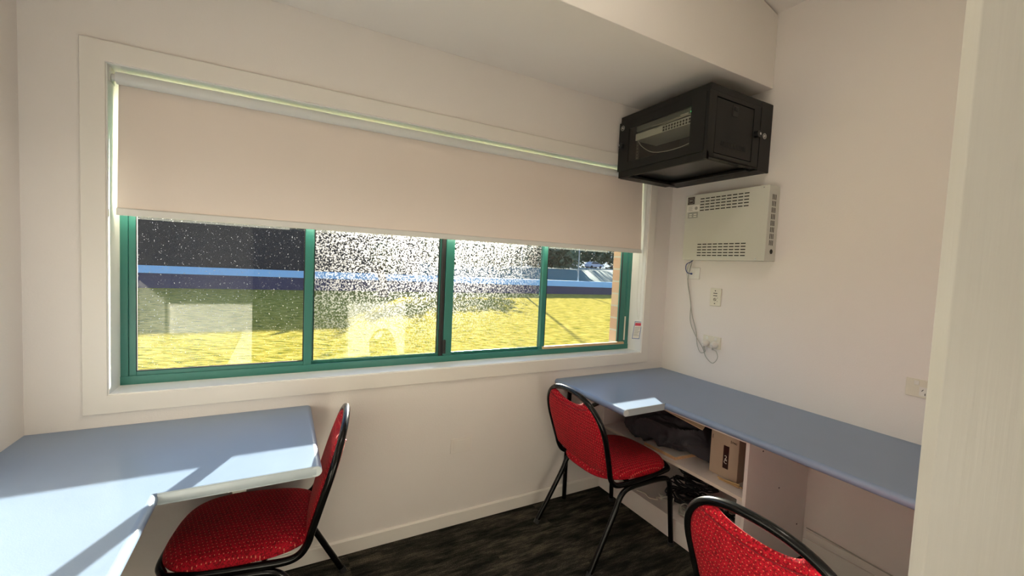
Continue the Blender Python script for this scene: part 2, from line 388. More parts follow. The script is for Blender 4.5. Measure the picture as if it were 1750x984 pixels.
# bulkhead over the window
b = BM(); prism(b, [(0.0, 2.372), (XL, 2.372), (XL, 3.52), (0.0, 2.75)], 1, -0.62, 0.0)
struct('wall_bulkhead', b, M_ceil, 'boxed bulkhead running above the window', bevel=0.003)
# doorway wall
b = BM(); box(b, XL, -2.50, PY-0.11, PY, 0, 3.6); box(b, -1.72, 0, PY-0.11, PY, 0, 3.3); box(b, -2.50, -1.72, PY-0.11, PY, 2.15, 3.5)
struct('wall_doorway', b, M_wall)
# door post (timber) on the right side of the doorway
b = BM(); prism(b, [(-1.75, -1.8545), (-1.7355, -1.8400), (-1.700, -1.8400), (-1.700, -2.04), (-1.75, -2.04)], 2, 0.0, 2.15)
struct('trim_1', b, M_post, 'brushed white painted timber door post at the right edge', bevel=0.0012)

# architrave round the window, flush and thin
def ring(bm, x0, x1, z0, z1, X0, X1, Z0, Z1, ya, yb):
    box(bm, X0, x0, ya, yb, Z0, Z1); box(bm, x1, X1, ya, yb, Z0, Z1); box(bm, x0, x1, ya, yb, z1, Z1); box(bm, x0, x1, ya, yb, Z0, z0)
b = BM()
oc = [(-2.893, 0.770), (-0.148, 0.770), (-0.148, 2.074), (-2.893, 2.074)]; ic = [(WX0, WZ0), (WX1, WZ0), (WX1, WZ1), (WX0, WZ1)]
V = [[[b.verts.new((p[0], yy, p[1])) for p in cs] for cs in (oc, ic)] for yy in (-0.011, 0.0)]
for i in range(4):
    j = (i+1) % 4
    b.faces.new([V[0][0][i], V[0][0][j], V[0][1][j], V[0][1][i]]); b.faces.new([V[1][0][i], V[1][0][j], V[1][1][j], V[1][1][i]])
    b.faces.new([V[0][0][i], V[0][0][j], V[1][0][j], V[1][0][i]]); b.faces.new([V[0][1][i], V[0][1][j], V[1][1][j], V[1][1][i]])
struct('trim_2', b, M_trim, 'flat painted architrave around the window', bevel=0.002)
# reveal lining and sill
b = BM(); ring(b, WX0+0.004, WX1-0.004, WZ0+0.004, WZ1-0.004, WX0-0.001, WX1+0.001, WZ0-0.001, WZ1+0.001, -0.004, 0.116)
struct('trim_3', b, M_reveal, 'white lining of the window recess', bevel=0.001)
# skirting boards
b = BM(); prism(b, [(-0.012, 0), (0, 0), (0, 0.068), (-0.006, 0.068), (-0.012, 0.062)], 0, XL, -0.505)
struct('baseboard_window', b, M_trim, 'low painted skirting board under the window')
b = BM(); box(b, -0.012, 0, PY, -0.95, 0, 0.10); struct('baseboard_right', b, M_trim, 'skirting board under the right desk', bevel=0.002)

# ================================================================== WINDOW
win = thing('window_1', 'wide green aluminium window of four panes', None, ((WX0+WX1)/2, 0.12, WZ0), kind='structure')
YF, YB = 0.115, 0.178
b = BM()
x0, x1, z0, z1 = WX0+0.003, WX1-0.003, WZ0+0.003, WZ1-0.003
box(b, x0, x0+0.024, YF, YB, z0, z1); box(b, x1-0.030, x1, YF, YB, z0, z1)
box(b, x0, x1, YF, YB, z0, z0+0.030); box(b, x0, x1, YF, YB, z1-0.03, z1)
# inner upstand and track lips on the sill
box(b, x0, x1, YF-0.004, YF+0.004, z0, z0+0.034); box(b, x0+0.03, x1-0.03, YF+0.026, YF+0.030, z0+0.02, z0+0.046)
obj('window_frame', b, M_green, win, bevel=0.0015)
zt = z1-0.03
def sash(xa, xb, y, sl, sr, rb, name, dust, latch=None):
    """one framed pane: stile widths sl/sr, bottom rail rb"""
    b = BM(); zb = z0+0.024
    box(b, xa-sl, xa, y, y+0.022, zb, zt); box(b, xb, xb+sr, y, y+0.022, zb, zt)
    box(b, xa, xb, y, y+0.022, zb, zb+rb); box(b, xa, xb, y, y+0.022, zt-0.03, zt)
    s = obj(name, b, M_green, win, bevel=0.0015)
    g = BM(); box(g, xa-0.004, xb+0.004, y+0.009, y+0.013, zb+rb-0.004, zt-0.026)
    for f in g.faces:
        n = f.calc_center_median()
        f.material_index = 1 if abs(n.y-(y+0.013)) < 1e-5 else 0
    gp = obj('window_pane', g, [M_glass_clean, dust], s, smooth_=False)
    k = BM()   # dark rubber glazing bead
    zz = zb+rb
    for (a0, a1, c0, c1) in ((xa, xa+0.003, zz, zt-0.03), (xb-0.003, xb, zz, zt-0.03), (xa, xb, zz, zz+0.003)):
        box(k, a0, a1, y-0.001, y+0.009, c0, c1)
    obj('glazing_bead', k, M_rubber, s)
    return s
s1 = sash(-2.777, -2.194, YF+0.004, 0.022, 0.012, 0.026, 'sliding_sash', M_dust1)
s2 = sash(-2.153, -1.553, YF+0.030, 0.024, 0.012, 0.016, 'fixed_sash', M_dust2)
s3 = sash(-1.478, -0.908, YF+0.030, 0.040, 0.008, 0.016, 'fixed_sash', M_dust2)
s4 = sash(-0.888, -0.293, YF+0.004, 0.028, 0.040, 0.012, 'sliding_sash', M_dust4)
b = BM(); box(b, -2.192, -2.160, YF+0.001, YB, z0+0.03, zt); obj('mullion', b, M_green, win, bevel=0.0015)
b = BM(); box(b, -1.526, -1.480, YF+0.001, YB, z0+0.03, zt); obj('mullion', b, M_green, win, bevel=0.0015)
b = BM(); box(b, -1.545, -1.528, YF+0.006, YB, z0+0.03, zt); obj('mullion', b, M_rubber, win, bevel=0.0015)
b = BM(); box(b, -1.532, -1.516, YF-0.010, YF+0.002, 0.885, 0.957); box(b, -1.528, -1.520, YF-0.016, YF-0.006, 0.905, 0.95); obj('latch', b, M_rubber, win, bevel=0.002)
b = BM(); box(b, -0.250, -0.244, YF-0.006, YF+0.002, 0.90, 1.06); obj('latch', b, M_plate, win, bevel=0.001)
b = BM(); box(b, -0.900, -0.250, YF-0.008, YF+0.012, z0+0.0345, z0+0.050); tag(obj('security_batten', b, M_rail, None, bevel=0.002), 'thin raw timber batten lying in the window track of the right pane', 'wooden strip')

# outside brick skin round the opening
b = BM()
box(b, -4.6, WX0-0.02, 0.19, 0.30, -0.3, 3.2); box(b, WX1-0.004, 1.6, 0.19, 0.30, -0.3, 3.2)
box(b, WX0-0.02, WX1-0.004, 0.19, 0.30, -0.3, WZ0-0.06); box(b, WX0-0.02, WX1-0.004, 0.19, 0.30, WZ1+0.02, 3.2)
struct('wall_outside', b, M_brick, 'tan brick outer wall seen at the right of the window')

# ---- roller blind
bl = thing('roller_blind', 'wide beige blockout roller blind pulled down over the upper half of the window', 'window blind', ((-2.811-0.222)/2, 0.035, 1.485))
BX0, BX1 = -2.808, -0.226
b = BM(); cyl(b, ((BX0+BX1)/2, 0.033, 1.968), 0, 0.021, BX1-BX0, 28); obj('roller_tube', b, M_roll, bl)
b = BM(); pr = []
box(b, BX0, BX1, 0.0525, 0.0537, 1.50, 1.968)
for v in b.verts:
    if v.co.z < 1.6: v.co.y -= 0.022
obj('blind_fabric', b, M_blind, bl)
b = BM(); prism(b, [(0.022, 1.485), (0.040, 1.485), (0.040, 1.508), (0.034, 1.512), (0.028, 1.512), (0.022, 1.508)], 0, BX0-0.001, BX1+0.001)
obj('bottom_rail', b, M_blindm, bl, bevel=0.001)
for xx, sgn in ((WX0+0.004, 1), (WX1-0.004, -1)):
    b = BM(); xa, xb = sorted((xx, xx+sgn*0.003)); box(b, xa, xb, 0.006, 0.062, 1.945, 1.999); xa, xb = sorted((xx+sgn*0.003, xx+sgn*0.014)); cyl(b, ((xa+xb)/2, 0.033, 1.968), 0, 0.012, xb-xa, 16)
    obj('bracket', b, M_blindm, bl, bevel=0.001)
pts = [(-0.216, 0.020, 1.968)]+[(-0.216, 0.018, z) for z in (1.8, 1.5, 1.2, 1.08)]+[(-0.216, 0.026, 1.055), (-0.216, 0.034, 1.08)]+[(-0.216, 0.046, z) for z in (1.2, 1.5, 1.8, 1.968)]
b = BM(); tube(b, smooth(pts, 5), 0.0011, 6)
cc = obj('blind_chain', b, M_plastic, bl)
# swing tag hanging from the chain
tg = thing('warning_tag', 'small white swing tag with red heading hanging at the right of the window', 'tag', (-0.240, 0.012, 0.925))
def quad_slab(bm, corners, d):
    A = [Vector(c) for c in corners]; n = (A[1]-A[0]).cross(A[3]-A[0]).normalized()*d
    va = [bm.verts.new(p) for p in A]; vb = [bm.verts.new(p+n) for p in A]
    bm.faces.new(va); bm.faces.new(vb[::-1])
    for i in range(4): bm.faces.new([va[i], va[(i+1) % 4], vb[(i+1) % 4], vb[i]])
TO, TU, TV = Vector((-0.262, 0.026, 0.925)), Vector((0.040, -0.026, 0.0)), Vector((0.018, 0.000, 0.113))
def tagq(u0, v0, u1, v1, off): 
    nn = TU.cross(TV).normalized()*off
    return [TO+TU*u+TV*v+nn for u, v in ((u0, v0), (u1, v0), (u1, v1), (u0, v1))]
b = BM(); quad_slab(b, tagq(0, 0, 1, 1, 0), 0.0008); obj('tag_card', b, M_white, tg)
b = BM(); quad_slab(b, tagq(0.1, 0.76, 0.9, 0.92, 0.0009), 0.0002); obj('red_heading', b, M_red, tg)
b = BM()
for i in range(7):
    v = 0.64-i*0.075; quad_slab(b, tagq(0.14, v, 0.86-(i % 3)*0.1, v+0.022, 0.0009), 0.0002)
obj('printed_lines', b, M_silver, tg)
b = BM()
for q in ((0, 0, 1, 0.03), (0, 0.97, 1, 1), (0, 0, 0.06, 1), (0.94, 0, 1, 1)): quad_slab(b, tagq(*q, 0.0009), 0.0002)
obj('blue_border', b, P('blue_ink', (0.05, 0.14, 0.45), 0.5), tg)
b = BM(); tube(b, [TO+TU*0.6+TV*0.97, Vector((-0.222, 0.022, 1.058))], 0.0009, 6); obj('string', b, M_plastic, tg)

# ================================================================== DESKS
DT, DZ = 0.033, 0.72
def bull(n=10, r=DT/2): return [(math.sin(PI*i/n)*r, -math.cos(PI*i/n)*r) for i in range(n+1)]   # outward, vertical
dl = thing('corner_desk', 'left blue-grey laminate corner worktop running under the window and along the left wall', 'desk', (-2.75, -0.8, 0.687))
b = BM(); box(b, XL, -2.180, -0.600, -0.001, DZ-DT, DZ); box(b, XL, -2.580, PY+0.002, -0.600, DZ-DT, DZ)
obj('worktop', b, M_desk, dl)
b = BM(); prism(b, [(-2.180+u, DZ-DT/2+v) for u, v in bull()], 1, -0.600, -0.001); obj('rounded_edge', b, M_desk, dl)
b = BM(); prism(b, [(-2.580+u, DZ-DT/2+v) for u, v in bull()], 1, PY+0.002, -0.600); obj('rounded_edge', b, M_desk, dl)
b = BM(); box(b, -2.566, -2.180, -0.6025, -0.600, DZ-DT, DZ-0.0005); prism(b, [(-2.180+u*1.0, DZ-DT/2+v) for u, v in bull()], 1, -0.6025, -0.600)
prism(b, [(-0.6025, DZ-0.004), (-0.6055, DZ-0.012), (-0.6055, DZ-0.022), (-0.6025, DZ-0.030)], 0, -2.566, -2.180)
obj('edge_strip', b, M_edge, dl)
b = BM(); cyl(b, (-2.180, -0.6032, DZ-DT/2), 1, DT/2-0.001, 0.0014, 28); obj('end_cap', b, M_endcap, dl)
b = BM(); box(b, -2.40, -2.365, -0.585, -0.545, 0.672, 0.687); obj('bracket', b, M_silver, dl, bevel=0.001)
b = BM(); box(b, XL, -2.19, -0.022, -0.002, 0.640, 0.687); box(b, XL+0.001, XL+0.02, -1.8, -0.022, 0.64, 0.687); obj('support_batten', b, M_trim, dl)

dr = thing('corner_desk', 'right blue-grey laminate corner worktop above the open shelves', 'desk', (-0.35, -0.9, 0.687))
b = BM(); box(b, -0.860, -0.001, -0.565, -0.001, DZ-DT, DZ); box(b, -0.587, -0.001, PY+0.002, -0.565, DZ-DT, DZ); obj('worktop', b, M_desk, dr)
b = BM(); prism(b, [(-0.860-u, DZ-DT/2+v) for u, v in bull()], 1, -0.565, -0.001); obj('rounded_edge', b, M_desk, dr)
b = BM(); prism(b, [(-0.587-u, DZ-DT/2+v) for u, v in bull()], 1, PY+0.002, -0.565); obj('rounded_edge', b, M_desk, dr)
b = BM(); box(b, -0.860, -0.604, -0.5675, -0.565, DZ-DT, DZ-0.0005); prism(b, [(-0.860-u, DZ-DT/2+v) for u, v in bull()], 1, -0.5675, -0.565); obj('edge_strip', b, M_edge, dr)
b = BM(); cyl(b, (-0.860, -0.5682, DZ-DT/2), 1, DT/2-0.001, 0.0014, 28); obj('end_cap', b, M_endcap, dr)
# black support leg and brace of the tongue
lg = thing('desk_support_leg', 'black steel support leg with a diagonal brace under the right worktop by the window wall', 'desk leg', (-0.79, -0.03, 0))
b = BM(); tube(b, [(-0.79, -0.035, 0.0), (-0.79, -0.035, 0.687)], 0.0125, 12); obj('upright', b, M_black, lg)
b = BM(); tube(b, [(-0.79, -0.048, 0.50), (-0.81, -0.34, 0.684)], 0.0115, 12); obj('brace', b, M_black, lg)

# ---- open shelf cabinet under the right desk
cb = thing('shelf_cabinet', 'open white melamine shelf cabinet under the right desk', 'cabinet', (-0.25, -0.47, 0))
T = 0.016
def panel(name, *a, mat=M_melamine, par=cb):
    b = BM(); fs = box(b, *a); return obj(name, b, mat, par, bevel=0.0008)
panel('side_panel', -0.503, -0.003, -0.945, -0.929, 0.0, 0.687)
panel('side_panel', -0.503, -0.003, -0.020, -0.004, 0.0, 0.687)
panel('shelf', -0.500, -0.003, -0.929, -0.020, 0.384, 0.400)
panel('shelf', -0.500, -0.003, -0.929, -0.020, 0.090, 0.106)
panel('kickboard', -0.503, -0.487, -0.929, -0.020, 0.0, 0.112)
panel('top_rail', -0.503, -0.440, -0.929, -0.020, 0.646, 0.6865)
panel('shelf_edging', -0.5035, -0.500, -0.929, -0.020, 0.384, 0.4003, mat=M_mel_edge)
for (xx, zz) in ((-0.42, 0.20), (-0.25, 0.40), (-0.08, 0.58), (-0.07, 0.18), (-0.40, 0.60)):
    b = BM(); cyl(b, (xx, -0.9455, zz), 1, 0.0035, 0.002, 10); obj('screw_head', b, M_ink, cb)
panel('filler_block', -0.47, -0.44, -0.929, -0.885, 0.106, 0.384)

# cable duct along the right wall
b = BM(); box(b, -0.016, 0, PY, -0.96, 0.112, 0.142); tag(obj('cable_duct', b, M_trim, None, bevel=0.002), 'narrow painted cable duct along the right wall below the desk', 'cable duct')
b = BM(); tube(b, smooth([(-0.03, -0.97, 0.165), (-0.012, -1.10, 0.150), (-0.020, -1.25, 0.146), (-0.022, -1.45, 0.146), (-0.02, -1.84, 0.146)], 6), 0.0028, 8)
tag(obj('power_cable', b, M_cabw, None), 'thin grey cable resting on the duct at the foot of the right wall', 'cable')

# ================================================================== CABINET CONTENTS
# cardboard carton
bx = thing('product_box', 'tan cardboard product carton with a dark printed panel standing on the middle shelf', 'box', (-0.32, -0.765, 0.400))
b = BM(); box(b, -0.410, -0.240, -0.842, -0.697, 0.4005, 0.612); obj('carton', b, M_card, bx, bevel=0.0015)
b = BM(); box(b, -0.412, -0.4098, -0.795, -0.767, 0.448, 0.558); obj('dark_panel', b, P('carton_dark_print', (0.035, 0.012, 0.010), 0.35), bx, bevel=0.0005)
text_mesh('lettering', '2', 0.030, (-0.4125, -0.781, 0.500), 'x-', M_white, bx, rot=0.0)
text_mesh('lettering', 'C', 0.024, (-0.4125, -0.781, 0.480), 'x-', M_white, bx, rot=0.0)
text_mesh('lettering', 'DAC', 0.012, (-0.4115, -0.820, 0.585), 'x-', M_ink, bx)
for (ya, za, zb) in ((-0.708, 0.570, 0.590), (-0.803, 0.578, 0.592)): b = BM(); box(b, -0.4112, -0.4098, ya, ya+0.002, za, zb); obj('print_mark', b, M_ink, bx)
# sticks
for i, (a, c) in enumerate((((-0.432, -0.760, 0.4035), (-0.425, -0.880, 0.4035)), ((-0.445, -0.775, 0.4035), (-0.436, -0.872, 0.4035)), ((-0.440, -0.80, 0.409), (-0.420, -0.865, 0.409)))):
    b = BM(); tube(b, [a, c], 0.0030, 8)
    tag(obj('bamboo_stick', b, M_bamboo, None), ['longest bamboo stick lying against the foot of the cardboard carton', 'bamboo stick nearest the shelf edge before the carton', 'short bamboo stick lying on top of two others by the carton'][i], 'stick', 'sticks before the carton')
# chipboard offcut
b = BM(); quad_slab(b, [(-0.488, -0.345, 0.4008), (-0.315, -0.400, 0.4008), (-0.315, -0.568, 0.4008), (-0.482, -0.553, 0.4008)][::-1], 0.016)
o = obj('chipboard_offcut', b, M_wood, None, bevel=0.0006); tag(o, 'flat raw-edged chipboard offcut lying on the middle shelf', 'board')
b = BM(); quad_slab(b, [(-0.487, -0.346, 0.4170), (-0.316, -0.401, 0.4170), (-0.316, -0.567, 0.4170), (-0.481, -0.552, 0.4170)][::-1], 0.0008)
if b.verts: obj('laminate_face', b, M_woodtop, o)
# black jacket
b = BM()
NU, NV = 110, 70
L0, L1 = Vector((-0.36, -0.115, 0)), Vector((-0.30, -0.690, 0))
ringv = []
for i in range(NU+1):
    t = i/NU; row = []
    c = L0.lerp(L1, t); prof = (max(0.0, 1-abs(2*t-1)**3.2))**0.5
    hw = 0.185*prof*(1-0.25*t) + 0.001; hh = 0.232*prof*(1-0.20*t)+0.001
    for k in range(NV):
        a = 2*PI*k/NV; ca, sa = math.cos(a), math.sin(a)
        x = math.copysign(abs(ca)**0.75, ca)*hw; z = math.copysign(abs(sa)**0.7, sa)*hh/2
        p = Vector((c.x+x, c.y, 0.4+hh/2+z))
        # long draped folds wrapping the bundle
        f = 0.016 - abs(math.sin(8*(p.z*3.2+p.y*1.3+p.x*1.0) + 4.0*noise.noise(p*5)))**0.6*0.036 + noise.noise(p*8)*0.035 - abs(noise.noise(p*20))*0.022
        f *= prof
        p += Vector((ca, 0, sa))*f; p.z = max(p.z, 0.4015)
        if p.y > -0.575 and p.y < -0.335 and p.x > -0.495: p.z = max(p.z, 0.4195)
        p.z = min(p.z, 0.650)
        row.append(b.verts.new(p))
    ringv.append(row)
for i in range(NU):
    for k in range(NV): b.faces.new([ringv[i][k], ringv[i][(k+1) % NV], ringv[i+1][(k+1) % NV], ringv[i+1][k]])
b.faces.new(ringv[0]); b.faces.new(ringv[-1])
tag(obj('folded_jacket', b, M_cloth, None), 'crumpled black jacket bundled on the middle shelf', 'jacket')
# cardboard sheet leaning over the jacket
b = BM(); quad_slab(b, [(-0.488, -0.36, 0.652), (-0.400, -0.36, 0.659), (-0.385, -0.672, 0.655), (-0.470, -0.690, 0.612)], 0.004)
tag(obj('cardboard_sheet', b, P('tan_card', (0.62, 0.46, 0.30), 0.6, var=0.05), None, bevel=0.0005), 'tan card strip wedged between the black jacket and the desk', 'cardboard')
# tangle of cables on the bottom shelf
def coil(cx, cy, cz, R, turns, seed, r):
    rnd = random.Random(seed); pts = []
    n = int(turns*9)
    for i in range(n):
        a = 2*PI*i/9; rr = R*(0.75+0.35*rnd.random())
        pts.append((cx+math.cos(a)*rr*0.8+rnd.uniform(-1, 1)*0.012, cy+math.sin(a)*rr*1.2+rnd.uniform(-1, 1)*0.012, cz+r+0.010*rnd.random()+0.04*i/n*rnd.random()))
    return smooth(pts, 5)
cab = [(-0.30, -0.46, 0.107, 0.075, 7, 'b'), (-0.26, -0.60, 0.107, 0.085, 8, 'b'), (-0.33, -0.55, 0.150, 0.070, 7, 'b'), (-0.25, -0.45, 0.160, 0.065, 6, 'b'), (-0.28, -0.70, 0.107, 0.075, 7, 'b'), (-0.27, -0.55, 0.215, 0.070, 8, 'b'),
       (-0.28, -0.50, 0.265, 0.055, 6, 'b'), (-0.40, -0.60, 0.107, 0.050, 4, 'w'), (-0.40, -0.45, 0.107, 0.030, 2, 'w'), (-0.38, -0.70, 0.107, 0.045, 4, 'k')]
lab = ['wide black cable coil at the back left of the bottom shelf', 'large black cable coil in the middle of the bottom shelf', 'black cable coil heaped on the two largest coils', 'small black cable coil against the back of the pile', 'black cable coil at the carton end of the bottom shelf', 'black cable coil high on the pile of cables', 'topmost black cable coil under the middle shelf', 'pale grey cable coil at the front of the bottom shelf', 'short pale cable loop near the kickboard', 'thin black cable coil near the front beside the pale coil']
for i, (x, y, z, R, t_, k) in enumerate(cab):
    b = BM(); tube(b, coil(x, y, z, R, t_, 40+i, 0.003), 0.0042 if k == 'b' else 0.0030, 6)
    tag(obj('cable_coil', b, M_cabw if k == 'w' else M_cabb, None), lab[i], 'cable', 'cables on the bottom shelf')
b = BM(); tube(b, smooth([(-0.470, -0.30, 0.110), (-0.455, -0.345, 0.112), (-0.465, -0.385, 0.110), (-0.440, -0.42, 0.112), (-0.42, -0.40, 0.112), (-0.40, -0.44, 0.112)], 6), 0.0035, 8)
tag(obj('cable_end', b, M_plate, None), 'short cream cable end lying at the front of the bottom shelf', 'cable')

# ================================================================== CHAIRS (local frame: faces +X, origin on the floor under the seat)
def hoop_pts(n=44):
    """outline of the back hoop, from one rail end over the top to the other"""
    side = [(0.200, 0.385), (0.206, 0.45), (0.214, 0.53), (0.219, 0.60)]
    arch = []
    for i in range(1, n):
        a = PI*i/n; c = math.cos(a); s = math.sin(a); e = 2/2.35
        arch.append((math.copysign(abs(c)**e, c)*0.219, 0.60 + abs(s)**e*0.190))
    return side + arch + [(-y, z) for y, z in side[::-1]]
LEAN = lambda z: -0.140 - 0.30*(z-0.40)
def make_chair():
    t = thing('banquet_chair', '', 'chair', (0, 0, 0))
    R = 0.0125
    hp = [Vector((LEAN(z), y, z)) for y, z in hoop_pts()]
    # rail: from the seat front back along the side, bending up into the hoop
    def rail(s): return smooth([(0.250, s*0.178, 0.392), (0.228, s*0.197, 0.390), (0.12, s*0.205, 0.386), (0.0, s*0.205, 0.380), (-0.085, s*0.203, 0.378), (-0.125, s*0.202, 0.392), (-0.148, s*0.203, 0.425), (-0.158, s*0.207, 0.46)], 5)
    body = [p for p in hp if p.z > 0.50]
    path = rail(1) + body + rail(-1)[::-1]
    b = BM(); tube(b, path, R, 12); tube(b, smooth([(0.250, -0.178, 0.392), (0.270, -0.13, 0.392), (0.276, 0, 0.392), (0.270, 0.13, 0.392), (0.250, 0.178, 0.392)], 6), R, 12)
    tube(b, [(-0.02, -0.205, 0.376), (-0.02, 0.205, 0.376)], 0.009, 10)
    obj('frame', b, M_black, t)
    for s in (1, -1):
        b = BM(); tube(b, smooth([(0.06, s*0.207, 0.360), (0.0, s*0.207, 0.359), (-0.05, s*0.208, 0.352), (-0.085, s*0.209, 0.325), (-0.110, s*0.210, 0.27), (-0.17, s*0.214, 0.16), (-0.253, s*0.220, 0.012)], 5), R, 12)
        l = obj('leg', b, M_black, t); b = BM(); tube(b, [(-0.249, s*0.2197, 0.020), (-0.258, s*0.2203, 0.0)], 0.0150, 12); obj('foot_cap', b, M_rubber, l)
        b = BM(); tube(b, smooth([(0.06, s*0.207, 0.360), (0.14, s*0.207, 0.360), (0.212, s*0.208, 0.352), (0.238, s*0.209, 0.325), (0.247, s*0.210, 0.27), (0.257, s*0.215, 0.14), (0.267, s*0.220, 0.012)], 5), R, 12)
        l = obj('leg', b, M_black, t); b = BM(); tube(b, [(0.2664, s*0.2197, 0.020), (0.268, s*0.2203, 0.0)], 0.0150, 12); obj('foot_cap', b, M_rubber, l)
    # seat: superellipse plan, rounder in front, domed top
    b = BM(); NA = 72; rings = []
    prof = [(0.0, 0.445), (0.30, 0.4445), (0.55, 0.442), (0.75, 0.438), (0.88, 0.432), (0.95, 0.424), (0.985, 0.414), (1.0, 0.402), (0.985, 0.394), (0.92, 0.392), (0.5, 0.392), (0, 0.392)]
    for q, z in prof:
        if q == 0: rings.append([b.verts.new((0.055, 0, z))]); continue
        row = []
        for k in range(NA):
            a = 2*PI*k/NA; c, s = math.cos(a), math.sin(a); e = 2/3.1
            x = math.copysign(abs(c)**e, c)*0.228; y = math.copysign(abs(s)**e, s)*0.218
            y *= 1 - 0.10*(1-x/0.228)/2*0.9
            row.append(b.verts.new((0.055+x*q, y*q, z)))
        rings.append(row)
    for A, B_ in zip(rings, rings[1:]):
        for k in range(NA):
            k2 = (k+1) % NA
            if len(A) == 1: b.faces.new([A[0], B_[k], B_[k2]])
            elif len(B_) == 1: b.faces.new([A[k], B_[0], A[k2]])
            else: b.faces.new([A[k], B_[k], B_[k2], A[k2]])
    st = obj('seat', b, M_seatfab, t)
    # backrest pad: grid in (s, z), the top edge dips between the shoulders of the hoop
    def halfw(z):
        if z < 0.60: w_ = 0.200+(z-0.385)/(0.215)*0.019
        else: w_ = 0.219*max(0.0, (1-((z-0.60)/0.190)**2.35))**(1/2.35)
        return w_
    def top(y):      # dip of the pad's upper edge
        u = abs(y)/0.150
        return 0.728 + 0.030*min(1, u)**2
    def bottom(y): return 0.405 + 0.040*(abs(y)/0.2)**2
    NS, NZ = 40, 40
    def pad(front):
        g = []
        for i in range(NZ+1):
            row = []
            for j in range(NS+1):
                s = -1+2*j/NS; tz = i/NZ
                y = s*0.195
                zt_, zb_ = top(y), bottom(y)
                z = zb_+(zt_-zb_)*tz
                hw = max(0.05, halfw(z)-0.006); 
                if z < 0.47: hw *= 1-0.22*((0.47-z)/0.07)**2
                y2 = s*hw
                edge = max(abs(s), abs(2*tz-1)); th = 0.019*(max(0.0, 1-edge**7))**0.5 + 0.006*(1-s*s)*(1-(2*tz-1)**2)
                row.append(b.verts.new((LEAN(z)+(th if front else -th)+(0.0), y2, z)))
            g.append(row)
        return g
    b = BM(); G = pad(True); H = pad(False)
    for g in (G, H):
        for i in range(NZ):
            for j in range(NS): b.faces.new([g[i][j], g[i][j+1], g[i+1][j+1], g[i+1][j]])
    bmesh.ops.remove_doubles(b, verts=b.verts, dist=0.0006)
    bmesh.ops.holes_fill(b, edges=[e for e in b.edges if e.is_boundary], sides=0)
    bk = obj('backrest', b, M_backfab, t)
    b = BM(); pp = []
    for j in range(41):
        y = -0.150+0.300*j/40; z = top(y)-0.020; hw = 1.0
        pp.append((LEAN(z)-0.0185-0.004*(1-(y/0.15)**2), y, z))
    tube(b, pp, 0.0016, 6); obj('piping', b, M_piping, bk)
    return t
def copy_tree(o, parent=None):
    c = o.copy(); C.objects.link(c); c.parent = parent
    for ch in [x for x in bpy.data.objects if x.parent == o]: copy_tree(ch, c)
    return c
ch = make_chair()
spots = [((-0.812, -0.392), 0.0, 'red dotted banquet chair facing the open shelves of the right desk'),
         ((-2.315, -0.300), math.radians(172), 'red dotted banquet chair pushed under the left desk, seen edge-on'),
         ((-1.015, -1.430), 0.0, 'nearest red banquet chair, only its backrest showing at the bottom of the photo')]
for i, ((x, y), rz, lb_) in enumerate(spots):
    o = ch if i == 0 else copy_tree(ch)
    o.location = (x, y, 0); o.rotation_euler = (0, 0, rz); o['label'] = lb_; o['group'] = 'red banquet chairs'

# ================================================================== WALL RACK
rx, ry0, ry1, rz0, rz1 = -0.505, -0.630, -0.024, 1.923, 2.285
rk = thing('network_rack', 'black wall-mounted network cabinet with a glass door, in the upper corner', 'network cabinet', (-0.25, -0.33, rz0))
b = BM(); t_ = 0.010
# shell: top, back half sides, bottom with an opening look
box(b, rx+0.012, -0.001, ry0+0.006, ry1-0.006, rz1-0.014, rz1-0.002)
box(b, rx, -0.100, ry0, ry1, rz1-0.035, rz1-0.002)
box(b, rx+0.014, -0.001, ry1-0.012, ry1-0.002, rz0+0.012, rz1-0.03)
box(b, -0.008, -0.001, ry0+0.01, ry1-0.01, rz0+0.01, rz1-0.02)
box(b, rx+0.014, rx+0.048, ry0, ry0+0.012, rz0+0.010, rz1-0.035)
box(b, -0.158, -0.103, ry0, ry0+0.012, rz0+0.010, rz1-0.035)
box(b, rx+0.048, -0.158, ry0, ry0+0.012, rz1-0.056, rz1-0.035); box(b, rx+0.048, -0.158, ry0, ry0+0.012, rz0+0.010, rz0+0.036)
box(b, rx-0.004, rx+0.016, ry0, -0.6135, rz0+0.002, rz1-0.0355)
obj('cabinet_shell', b, M_rack, rk, bevel=0.0015)
b = BM(); box(b, -0.0985, -0.001, ry0-0.001, ry0+0.012, rz0+0.002, rz1-0.004); box(b, -0.0985, -0.001, ry0+0.012, ry1-0.012, rz0+0.004, rz0+0.014); box(b, -0.0985, -0.001, ry0, ry1, rz1-0.012, rz1-0.001)
obj('wall_section', b, M_rack, rk, bevel=0.0015)
b = BM(); box(b, rx+0.052, -0.162, ry0+0.002, ry0+0.010, rz0+0.040, rz1-0.060)
sp = obj('side_panel', b, M_rack, rk, bevel=0.0015)
b = BM()
for i in range(26):
    xx = -0.405+i*0.0078; box(b, xx, xx+0.0045, ry0+0.0005, ry0+0.004, 2.004, 2.026)
obj('vent_slots', b, M_rackd, sp)
b = BM(); box(b, -0.330, -0.290, ry0-0.001, ry0+0.004, 2.158, 2.212); la = obj('latch', b, M_rackd, sp, bevel=0.002)
b = BM(); box(b, -0.322, -0.298, ry0-0.004, ry0+0.002, 2.186, 2.204); obj('slider', b, M_rack, la, bevel=0.001)
for (cx_, cz_, nm) in ((-0.135, 2.105, 'lock'),):
    b = BM(); cyl(b, (cx_, ry0-0.010, cz_), 1, 0.0165, 0.022, 24); lk = obj('lock', b, M_rackd, rk, bevel=0.002)
    b = BM(); cyl(b, (cx_+0.004, ry0-0.022, cz_), 1, 0.0065, 0.004, 16); obj('key_barrel', b, M_chrome, lk)
